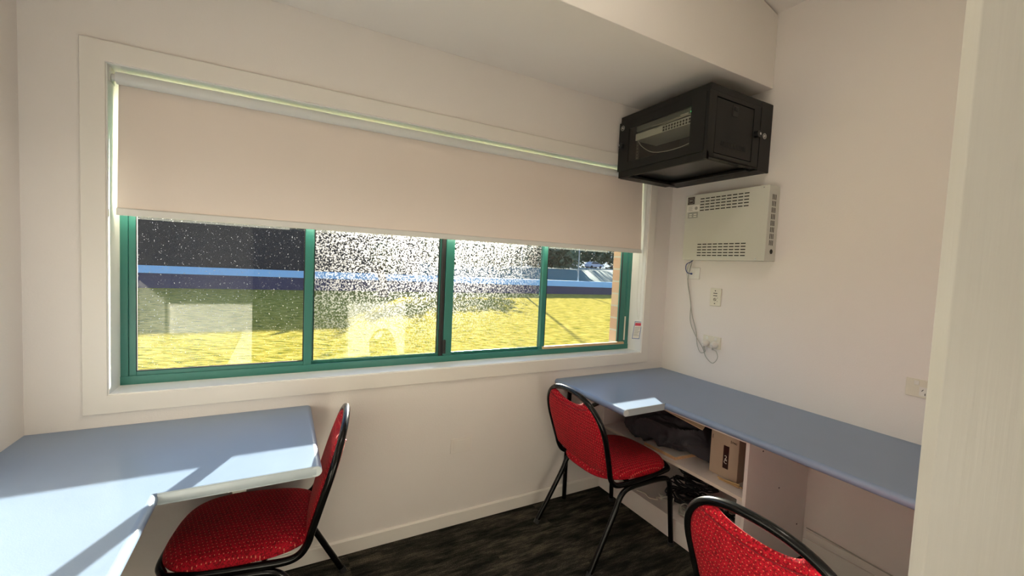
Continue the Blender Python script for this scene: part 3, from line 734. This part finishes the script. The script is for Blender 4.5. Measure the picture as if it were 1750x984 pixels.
# bottom pan with flanges
b = BM(); box(b, rx+0.014, -0.10, ry0+0.012, ry1-0.012, rz0+0.030, rz0+0.034); obj('base_plate', b, M_rackbase, rk)
b = BM()
box(b, rx, rx+0.014, ry0, ry1, rz0, rz0+0.04); box(b, rx+0.014, -0.100, ry0, ry0+0.040, rz0+0.012, rz0+0.018); box(b, rx+0.014, -0.100, ry1-0.075, ry1, rz0-0.002, rz0+0.012)
box(b, -0.135, -0.100, ry0+0.04, ry1-0.07, rz0+0.004, rz0+0.012)
obj('base_flange', b, M_rack, rk, bevel=0.001)
for i in range(5):
    for (yy, zz) in ((ry0+0.022, rz0+0.0118), (ry1-0.045, rz0-0.0018)): b = BM(); cyl(b, (rx+0.06+i*0.07, yy, zz), 2, 0.006, 0.002, 12); obj('knockout_hole', b, M_rackd, rk)
# glass door facing -X
b = BM(); dz0, dz1, dy0, dy1 = 1.962, 2.2475, -0.612, -0.018
wy0, wy1, wz0, wz1 = -0.527, -0.098, 2.006, 2.200
dx0, dx1 = rx-0.006, rx+0.010
ringb = [(dy0, wy0, dz0, dz1), (wy1, dy1, dz0, dz1), (wy0, wy1, dz0, wz0), (wy0, wy1, wz1, dz1)]
for (a, c, e_, f_) in ringb: box(b, dx0, dx1, a, c, e_, f_)
dd = obj('door', b, M_rack, rk, bevel=0.0012)
b = BM(); box(b, dx0+0.004, dx0+0.007, wy0-0.004, wy1+0.004, wz0-0.004, wz1+0.004); obj('door_glass', b, M_smoke, dd, smooth_=False)
b = BM(); cyl(b, (dx0-0.010, -0.052, 2.108), 0, 0.0165, 0.020, 24); lk = obj('lock', b, M_rackd, dd, bevel=0.002)
b = BM(); cyl(b, (dx0-0.021, -0.044, 2.110), 0, 0.0065, 0.004, 16); obj('key_barrel', b, M_chrome, lk)
def logo(par, face, o, R):
    b = BM(); pts = []
    for i in range(32):
        a = 2*PI*i/32
        pts.append((o[0], o[1]+math.cos(a)*R, o[2]+math.sin(a)*R) if face == 'x-' else (o[0]+math.cos(a)*R, o[1], o[2]+math.sin(a)*R))
    tube(b, pts, 0.0009, 5, closed=True); obj('logo_ring', b, M_white, par)
logo(dd, 'x-', (dx0-0.0008, -0.046, 2.214), 0.0135); text_mesh('logo_lettering', 'SE', 0.0155, (dx0-0.0008, -0.046, 2.214), 'x-', M_white, dd, rot=-0.0)
logo(rk, 'y-', (-0.060, ry0-0.0018, 2.110), 0.0135); text_mesh('logo_lettering', 'SE', 0.0155, (-0.060, ry0-0.0018, 2.110), 'y-', M_white, rk, rot=1.2)
# inside: rails, switch, patch panel, cables
for yy in (-0.118, -0.545):
    b = BM(); box(b, rx+0.050, rx+0.054, yy-0.012, yy+0.012, 1.965, 2.235)
    rl = obj('mounting_rail', b, P('rail_dark', (0.05, 0.05, 0.045), 0.4), rk)
    b = BM()
    for i in range(14): cyl(b, (rx+0.0495, yy, 1.98+i*0.018), 0, 0.003, 0.001, 8)
    obj('rail_holes', b, M_silver, rl)
sw = BM(); box(sw, rx+0.030, rx+0.200, -0.550, -0.118, 2.130, 2.168)
swo = obj('network_switch', sw, M_switch, rk, bevel=0.001)
b = BM()
for r_ in range(2):
    for i in range(12): box(b, rx+0.0292, rx+0.034, -0.535+i*0.0185, -0.535+i*0.0185+0.012, 2.134+r_*0.015, 2.145+r_*0.015)
obj('ports', b, M_rackd, swo)
sw = BM(); box(sw, rx+0.034, rx+0.180, -0.550, -0.118, 2.182, 2.222); swp = obj('patch_panel', sw, P('patch_grey', (0.22, 0.23, 0.21), 0.4), rk, bevel=0.001)
b = BM(); cyl(b, (rx+0.032, -0.500, 2.190), 0, 0.004, 0.004, 12); obj('indicator_light', b, M_led, swp)
b = BM(); box(b, rx+0.033, rx+0.035, -0.48, -0.43, 2.186, 2.192); obj('panel_label', b, M_white, swp)
for pts in ([(rx+0.026, -0.53, 2.150), (rx+0.014, -0.50, 2.172), (rx+0.016, -0.42, 2.176), (rx+0.016, -0.33, 2.173), (rx+0.020, -0.25, 2.178)],
            [(rx+0.026, -0.53, 2.140), (rx+0.013, -0.51, 2.168), (rx+0.015, -0.44, 2.170), (rx+0.018, -0.33, 2.166), (rx+0.025, -0.27, 2.160)],
            [(rx+0.03, -0.14, 2.128), (rx+0.02, -0.18, 2.085), (rx+0.018, -0.26, 2.035), (rx+0.018, -0.36, 2.018), (rx+0.02, -0.46, 2.020), (rx+0.04, -0.52, 2.040)]):
    b = BM(); tube(b, smooth(pts, 8), 0.0022, 8); obj('patch_cable', b, M_cabw, rk)

# ================================================================== VENTED WALL ENCLOSURE
ey0, ey1, ez0, ez1, ex = -0.702, -0.190, 1.452, 1.845, -0.094
en = thing('wall_enclosure', 'flat grey metal vented wall box mounted below the black network cabinet', 'electrical enclosure', (ex/2, (ey0+ey1)/2, ez0))
b = BM(); box(b, ex, -0.0005, ey0, ey1, ez0, ez1); obj('cover', b, M_enc, en, bevel=0.003, seg=3)
for (za, zb) in ((1.750, 1.818), (1.482, 1.548)):
    b = BM()
    for r_ in range(5):
        for i in range(9):
            y = -0.294-i*0.0342; z = za+(zb-za)*r_/4-0.002
            box(b, ex-0.0008, ex+0.002, y-0.027, y, z-0.0028, z+0.0028)
    obj('vent_slots', b, M_dark, en)
b = BM()
for c_ in range(3):
    for r_ in range(8):
        z = 1.535+r_*0.0338; x = -0.062+c_*0.013
        box(b, x-0.0025, x+0.0025, ey0-0.0008, ey0+0.002, z, z+0.027)
cyl(b, (-0.041, ey0, 1.503), 1, 0.0125, 0.0016, 20)
obj('vent_slots', b, M_dark, en)
b = BM(); box(b, ex-0.0012, ex, -0.253, -0.205, 1.790, 1.834); lg_ = obj('badge', b, M_ink, en)
b = BM(); pts = [(ex-0.0014, -0.229+math.copysign(abs(math.cos(a))**0.6, math.cos(a))*0.0185, 1.812+math.copysign(abs(math.sin(a))**0.6, math.sin(a))*0.0165) for a in [2*PI*i/36 for i in range(36)]]
tube(b, pts, 0.0010, 5, closed=True); obj('badge_outline', b, M_silver, lg_)
text_mesh('badge_lettering', 'BR', 0.021, (ex-0.0014, -0.229, 1.812), 'x-', M_silver, lg_)
b = BM(); box(b, ex-0.0010, ex, -0.290, -0.203, 1.744, 1.784); wl = obj('white_label', b, M_white, en)
b = BM()
for i in range(5): box(b, ex-0.0014, ex-0.0008, -0.243+(i % 2)*0.004, -0.212, 1.774-i*0.0055, 1.7758-i*0.0055)
obj('printed_lines', b, M_silver, wl)
b = BM(); cyl(b, (ex-0.0011, -0.268, 1.764), 0, 0.010, 0.0008, 16); obj('printed_emblem', b, M_silver, wl)
b = BM(); box(b, ex-0.0008, ex, -0.281, -0.212, 1.706, 1.742); sl = obj('grey_label', b, M_silver, en)
b = BM()
for (ya, yb_) in ((-0.240, -0.221), (-0.272, -0.252)):
    for zz in (1.728, 1.716): box(b, ex-0.0012, ex-0.0006, ya, yb_, zz-0.0028, zz+0.0028)
obj('label_boxes', b, M_white, sl)
for (yy, zz) in ((-0.672, 1.834), (-0.655, 1.462)): b = BM(); cyl(b, (ex-0.001, yy, zz), 0, 0.0035, 0.003, 12); obj('screw', b, M_chrome, en)

# ================================================================== WALL PLATES
p = thing('cable_outlet_plate', 'square blank white wall plate with a blue cable, just under the grey wall box', 'wall plate', (-0.004, -0.210, 1.335))
b = BM(); box(b, -0.008, 0, -0.255, -0.165, 1.336, 1.408); obj('plate', b, M_plastic, p, bevel=0.0025, seg=3)
b = BM(); cyl(b, (-0.010, -0.200, 1.368), 0, 0.0055, 0.012, 14); obj('grommet', b, M_cabblue, p)
b = BM(); tube(b, smooth([(-0.05, -0.235, 1.4515), (-0.03, -0.21, 1.445), (-0.028, -0.173, 1.427), (-0.020, -0.162, 1.399), (-0.018, -0.173, 1.375), (-0.0165, -0.198, 1.368)], 8), 0.0026, 8)
tag(obj('network_cable', b, M_cabblue, None), 'short blue cable curving from the grey wall box to the white plate', 'cable')
p = thing('thermostat_plate', 'narrow upright cream switch plate in the middle of the right wall', 'switch plate', (-0.004, -0.376, 1.182))
b = BM(); box(b, -0.008, 0, -0.412, -0.340, 1.182, 1.288); obj('plate', b, M_plate, p, bevel=0.003, seg=3)
for zz in (1.273, 1.197): b = BM(); cyl(b, (-0.0085, -0.374, zz), 0, 0.0032, 0.002, 12); obj('screw', b, M_dark, p)
b = BM()
for zz in (1.258, 1.244): box(b, -0.0086, -0.008, -0.388, -0.362, zz-0.0022, zz+0.0022)
box(b, -0.0086, -0.008, -0.392, -0.388, 1.229, 1.232); box(b, -0.0086, -0.008, -0.392, -0.388, 1.209, 1.212)
obj('printed_lines', b, M_ink, p)
b = BM(); tube(b, [(-0.0086, -0.374+math.cos(2*PI*i/20)*0.008, 1.221+math.sin(2*PI*i/20)*0.008) for i in range(20)], 0.0011, 5, closed=True); tube(b, [(-0.0088, -0.368, 1.226), (-0.0088, -0.379, 1.217)], 0.0014, 6)
obj('dial', b, M_ink, p)
def slots(bm, x, yc, zc, s=1.0):
    for (dy, dz, a) in ((-0.0085, 0.006, -0.55), (0.0085, 0.006, 0.55), (0, -0.0085, 0)):
        c_, s_ = math.cos(a), math.sin(a)
        vs = []
        for (u, v) in ((-0.0011, -0.0045), (0.0011, -0.0045), (0.0011, 0.0045), (-0.0011, 0.0045)):
            vs.append((x, yc-s*(dy+u*c_-v*s_), zc+s*(dz+u*s_+v*c_)))
        quad_slab(bm, vs, 0.0006)
def gpo(name_label, yc, zc, double):
    w_ = 0.1175
    p = thing('power_outlet', name_label, 'power outlet', (-0.005, yc, zc-0.037))
    b = BM(); box(b, -0.009, 0, yc-w_/2, yc+w_/2, zc-0.0365, zc+0.0365); obj('plate', b, M_plate, p, bevel=0.003, seg=3)
    for sgn in ((1, -1) if double else (0,)):
        yy = yc+0.029*sgn if double else yc-0.004
        b = BM(); box(b, -0.0100, -0.009, yy-0.019, yy+0.019, zc-0.028, zc+0.008); obj('socket_face', b, M_plastic, p, bevel=0.004, seg=3)
        b = BM(); slots(b, -0.0103, yy, zc-0.011); obj('socket_slots', b, M_dark, p)
        b = BM(); yw = yy if double else yc+0.024
        box(b, -0.0125, -0.009, yw-0.008, yw+0.008, zc+0.014, zc+0.031); obj('rocker_switch', b, M_plastic, p, bevel=0.002)
    return p
gpo('single white power outlet beside the timber door post, above the right desk', -1.334, 0.948, False)
gpo('double power outlet with two plugs low on the right wall near the corner', -0.372, 0.963, True)
def plug(label, yc, zc, path):
    p = thing('power_plug', label, 'plug', (-0.03, yc, zc-0.02), group=None)
    b = BM(); tube(b, [(-0.0105, yc, zc), (-0.024, yc, zc), (-0.036, yc, zc-0.002), (-0.046, yc, zc-0.006)], [0.019, 0.0195, 0.017, 0.010], 20); obj('plug_body', b, M_plastic, p, bevel=0.002)
    b = BM(); tube(b, [(-0.034, yc, zc-0.012), (-0.034, yc-0.001, zc-0.030)], [0.007, 0.0045], 12); obj('strain_relief', b, M_cabw, p)
    b = BM(); box(b, -0.0480, -0.0455, yc-0.005, yc+0.006, zc-0.014, zc+0.002); obj('plug_tag', b, M_white, p)
    b = BM(); tube(b, smooth(path, 7), 0.0024, 8); obj('cord', b, M_cabw, p)
A_ = [(-0.148, 1.448), (-0.177, 1.325), (-0.21, 1.186), (-0.216, 1.071), (-0.257, 0.992), (-0.317, 0.919), (-0.35, 0.868), (-0.396, 0.841), (-0.426, 0.878), (-0.415, 0.915)]
B_ = [(-0.157, 1.448), (-0.163, 1.384), (-0.193, 1.24), (-0.221, 1.114), (-0.259, 1.013), (-0.274, 0.93), (-0.309, 0.888), (-0.340, 0.900)]
pa = [(-0.030, -0.215, 1.4515)] + [(-0.012, y, z) for y, z in A_[1:6]] + [(-0.018, y, z) for y, z in A_[6:]] + [(-0.034, -0.402, 0.925)]
pb = [(-0.024, -0.205, 1.4515)] + [(-0.007, y, z) for y, z in B_[1:6]] + [(-0.018, y, z) for y, z in B_[6:]] + [(-0.034, -0.344, 0.925)]
plug('white plug in the socket nearer the window corner', -0.343, 0.952, pb)
plug('white plug in the socket farther from the window corner', -0.401, 0.952, pa)
p = thing('blank_wall_plate', 'blank cream plate low on the wall below the window', 'wall plate', (-1.45, -0.004, 0.384))
b = BM(); box(b, -1.509, -1.392, -0.006, 0, 0.384, 0.461); obj('plate', b, P('painted_plate', (0.85, 0.795, 0.74), 0.4), p, bevel=0.002)
b = BM(); box(b, -1.493, -1.406, -0.0075, -0.006, 0.396, 0.449); obj('cover_insert', b, P('painted_plate_insert', (0.85, 0.795, 0.74), 0.4), p, bevel=0.0008)

# ================================================================== FILL LIGHTS (invented ceiling battens, out of view, added to brighten the room)
def add_fill_light(x, y, lab_):
    zc = 2.76-0.262*x-0.03
    t = thing('fill_light', lab_, 'fill light', (x, y, zc-0.05))
    b = BM(); box(b, x-0.62, x+0.62, y-0.10, y+0.10, zc-0.05, zc-0.012)
    R_ = Matrix.Translation((x, y, zc)) @ Matrix.Rotation(math.atan(0.262), 4, 'Y') @ Matrix.Translation((-x, -y, -zc))
    bmesh.ops.transform(b, matrix=R_, verts=b.verts); obj('housing', b, M_plastic, t, bevel=0.004)
    ld = bpy.data.lights.new('fill_lamp', 'AREA'); ld.shape = 'RECTANGLE'; ld.size = 1.15; ld.size_y = 0.16; ld.energy = FILL_W; ld.color = (1.0, 0.90, 0.76)
    lo = bpy.data.objects.new('fill_lamp', ld); C.objects.link(lo); lo.parent = t
    lo.matrix_local = Matrix.Translation((0, 0, 0.05)) @ Matrix.Rotation(math.atan(0.262), 4, 'Y') @ Matrix.Translation((0, 0, -0.056))
add_fill_light(-1.75, -1.25, 'added white batten fill light above the alcove')
add_fill_light(-1.75, -3.2, 'added white batten fill light in the room behind')

# ================================================================== OUTSIDE
GZ = -0.30
b = BM(); box(b, -40, 60, 0.28, 24.0, GZ-0.2, GZ); o = obj('lawn', b, M_grass, None, base=(0, 0, 0)); tag(o, 'sunlit yellow-green lawn outside the window', 'lawn'); o['kind'] = 'stuff'
# low wall with the light blue band (runs from far left to far right)
wa, wb = Vector((-9.0, 20.77, 0)), Vector((30.0, 18.43, 0)); dv = (wb-wa).normalized(); nv = Vector((-dv.y, dv.x, 0))
def wallseg(bm, a, c, z0_, z0b, z1_, z1b, th, off=0.0):
    o_ = nv*off; v = [bm.verts.new(Vector(q)) for q in [(*(a+o_)[:2], z0_), (*(c+o_)[:2], z0b), (*(c+o_+nv*th)[:2], z0b), (*(a+o_+nv*th)[:2], z0_)]]
    w2 = [bm.verts.new(Vector((q.co.x, q.co.y, zz))) for q, zz in zip(v, (z1_, z1b, z1b, z1_))]
    bm.faces.new(v); bm.faces.new(w2)
    for i in range(4): bm.faces.new([v[i], v[(i+1) % 4], w2[(i+1) % 4], w2[i]])
lw = thing('boundary_fence', 'long low dark fence with a light blue band across the far side of the lawn', 'fence', (10, 19.6, GZ))
b = BM(); wallseg(b, wa, wb, GZ, GZ, 0.34, 0.06, 0.15); obj('navy_panels', b, M_navy, lw)
b = BM(); wallseg(b, wa, wb, 0.34, 0.06, 0.65, 0.45, 0.20, -0.03); obj('blue_band', b, M_lblue, lw)
# dark building on the left
bd = thing('building', 'dark charcoal building behind the low fence on the left', 'building', (-4, 26, GZ))
b = BM(); box(b, -16, 4.5, 21.4, 27, GZ, 3.20); obj('building_body', b, M_charcoal, bd)
b = BM(); prism(b, [(21.1, 3.20), (27.4, 3.20), (27.4, 3.35), (21.1, 3.35)], 0, -16.4, 4.9); obj('roof_edge', b, M_charcoal, bd)
# bank and road behind on the right
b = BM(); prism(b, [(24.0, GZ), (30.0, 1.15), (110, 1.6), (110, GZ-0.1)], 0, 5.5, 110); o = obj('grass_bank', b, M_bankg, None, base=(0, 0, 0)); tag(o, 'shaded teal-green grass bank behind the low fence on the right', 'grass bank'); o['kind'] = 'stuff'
b = BM(); prism(b, [(70, 1.376), (82, 1.444), (82, 1.464), (70, 1.396)], 0, 5.6, 100); tag(obj('road', b, M_road, None), 'pale road on top of the grass bank', 'road')
def car(x, y, z, mat, label):
    t = thing('parked_car', label, 'car', (x, y, z), group='cars parked beyond the bank')
    b = BM(); prism(b, [(x-2.1, z+0.3), (x+2.1, z+0.3), (x+2.15, z+0.75), (x+1.9, z+0.92), (x+1.0, z+0.98), (x+0.4, z+1.42), (x-1.1, z+1.45), (x-1.8, z+1.0), (x-2.1, z+0.9)], 1, y-0.85, y+0.85); obj('car_body', b, mat, t, bevel=0.06)
    b = BM(); prism(b, [(x+0.85, z+1.0), (x+0.35, z+1.36), (x-1.0, z+1.38), (x-1.55, z+1.02)], 1, y-0.87, y+0.87); obj('car_windows', b, M_carg, t)
    for dx in (-1.3, 1.3):
        for dy in (-0.78, 0.78): b = BM(); cyl(b, (x+dx, y+dy, z+0.31), 1, 0.31, 0.2, 18); obj('wheel', b, M_rubber, t)
car(54.5, 77, 1.46, M_car1, 'silver parked car beyond the grass bank, left one'); car(62.0, 76, 1.46, M_car1, 'pale parked car beyond the grass bank, middle one'); car(72.0, 77, 1.46, M_car2, 'blue parked car beyond the grass bank, right one')
def tree(x, y, z, h, cr, seed, label, trunk_r=0.12, density=340, lo=0.45, leaf=0.17):
    rnd = random.Random(seed); t = thing('gum_tree', label, 'tree', (x, y, z), group='trees outside')
    b = BM(); top = Vector((x+rnd.uniform(-.3, .3), y, z+h*0.85))
    tube(b, smooth([(x, y, z), (x+rnd.uniform(-.15, .15), y, z+h*0.3), (x+rnd.uniform(-.25, .25), y, z+h*0.6), top], 4), [trunk_r*(1-0.75*i/12) for i in range(13)], 8)
    br = []
    for i in range(9):
        zz = z+h*(lo+0.05*i); a = rnd.uniform(0, 2*PI); L = cr*rnd.uniform(0.6, 1.0)
        e = Vector((x+math.cos(a)*L, y+math.sin(a)*L, zz+L*rnd.uniform(0.2, 0.7))); br.append(e)
        tube(b, [(x, y, zz), ((x+e.x)/2, (y+e.y)/2, (zz+e.z)/2+0.1), e], [trunk_r*0.4, trunk_r*0.28, 0.02], 6)
    obj('trunk', b, M_bark, t)
    b = BM()
    for i in range(density):
        c_ = rnd.choice(br+[top]); p_ = c_+Vector((rnd.gauss(0, 1), rnd.gauss(0, 1), rnd.gauss(0, 0.7)))*cr*0.32
        for j in range(4):
            q = p_+Vector((rnd.uniform(-1, 1), rnd.uniform(-1, 1), rnd.uniform(-1, 1)))*(0.05+leaf)
            q.z = max(q.z, z+0.2)
            d1 = Vector((rnd.uniform(-1, 1), rnd.uniform(-1, 1), rnd.uniform(-1, 1))).normalized()*leaf; d2 = d1.orthogonal().normalized()*leaf*0.4
            vs = [b.verts.new(q-d1), b.verts.new(q+d2), b.verts.new(q+d1), b.verts.new(q-d2)]; b.faces.new(vs)
    obj('foliage', b, M_leaf, t, smooth_=False)
tree(6.9, 22.6, GZ, 3.7, 1.2, 3, 'low bushy tree standing just right of the dark building', 0.13, 420, 0.35)
tree(8.9, 21.6, GZ, 2.9, 0.9, 5, 'smaller tree behind the low fence between the building and the pale pole', 0.10, 200, 0.45)
tree(1.65, 17.0, GZ, 2.1, 0.45, 9, 'small tree with a stout dark trunk before the dark building', 0.24, 120, 0.6)
rr = random.Random(11)
for i in range(20):
    xx = 20+i*4.2+rr.uniform(-.5, .5); yy = 46+(i % 3)*6.0+rr.uniform(-.8, .8)
    tree(xx, yy, 1.24+(yy-46)*0.0056, rr.uniform(5.0, 5.8), 1.6, 100+i, 'thin grey-trunked tree in the row beyond the grass bank', rr.uniform(0.14, 0.26), 260, rr.uniform(0.16, 0.3), 0.22)
for i in range(9):
    xx = 6.0+i*5.2; yy = 35.0 if i < 4 else 92.0
    if i >= 4: xx = 40+(i-4)*14.0
    big = i >= 4
    tree(xx, yy, 1.18 if not big else 1.49, 2.6 if not big else 13, 2.3 if not big else 8.5, 200+i, 'dense dark bushy tree on the bank behind the low fence' if not big else 'large dense tree far beyond the parked cars', 0.22, 900, 0.05 if not big else 0.02, 0.32 if not big else 0.8)
for (x, y, h, lb_) in ((10.60, 20.5, 5.6, 'slim galvanised pole behind the low fence, the left one'), (14.6, 20.0, 3.4, 'slim galvanised pole behind the low fence, the right one')):
    t = thing('light_pole', lb_, 'pole', (x, y, GZ), group='poles beyond the lawn')
    b = BM(); tube(b, [(x, y, GZ), (x, y, GZ+h)], [0.05, 0.035], 12); obj('pole_shaft', b, M_pole, t)
    b = BM(); box(b, x-0.12, x+0.12, y-0.12, y+0.12, GZ, GZ+0.03); obj('base_plate', b, M_pole, t)

# tidy helper properties
for o in bpy.data.objects:
    if '_o' in o: del o['_o']
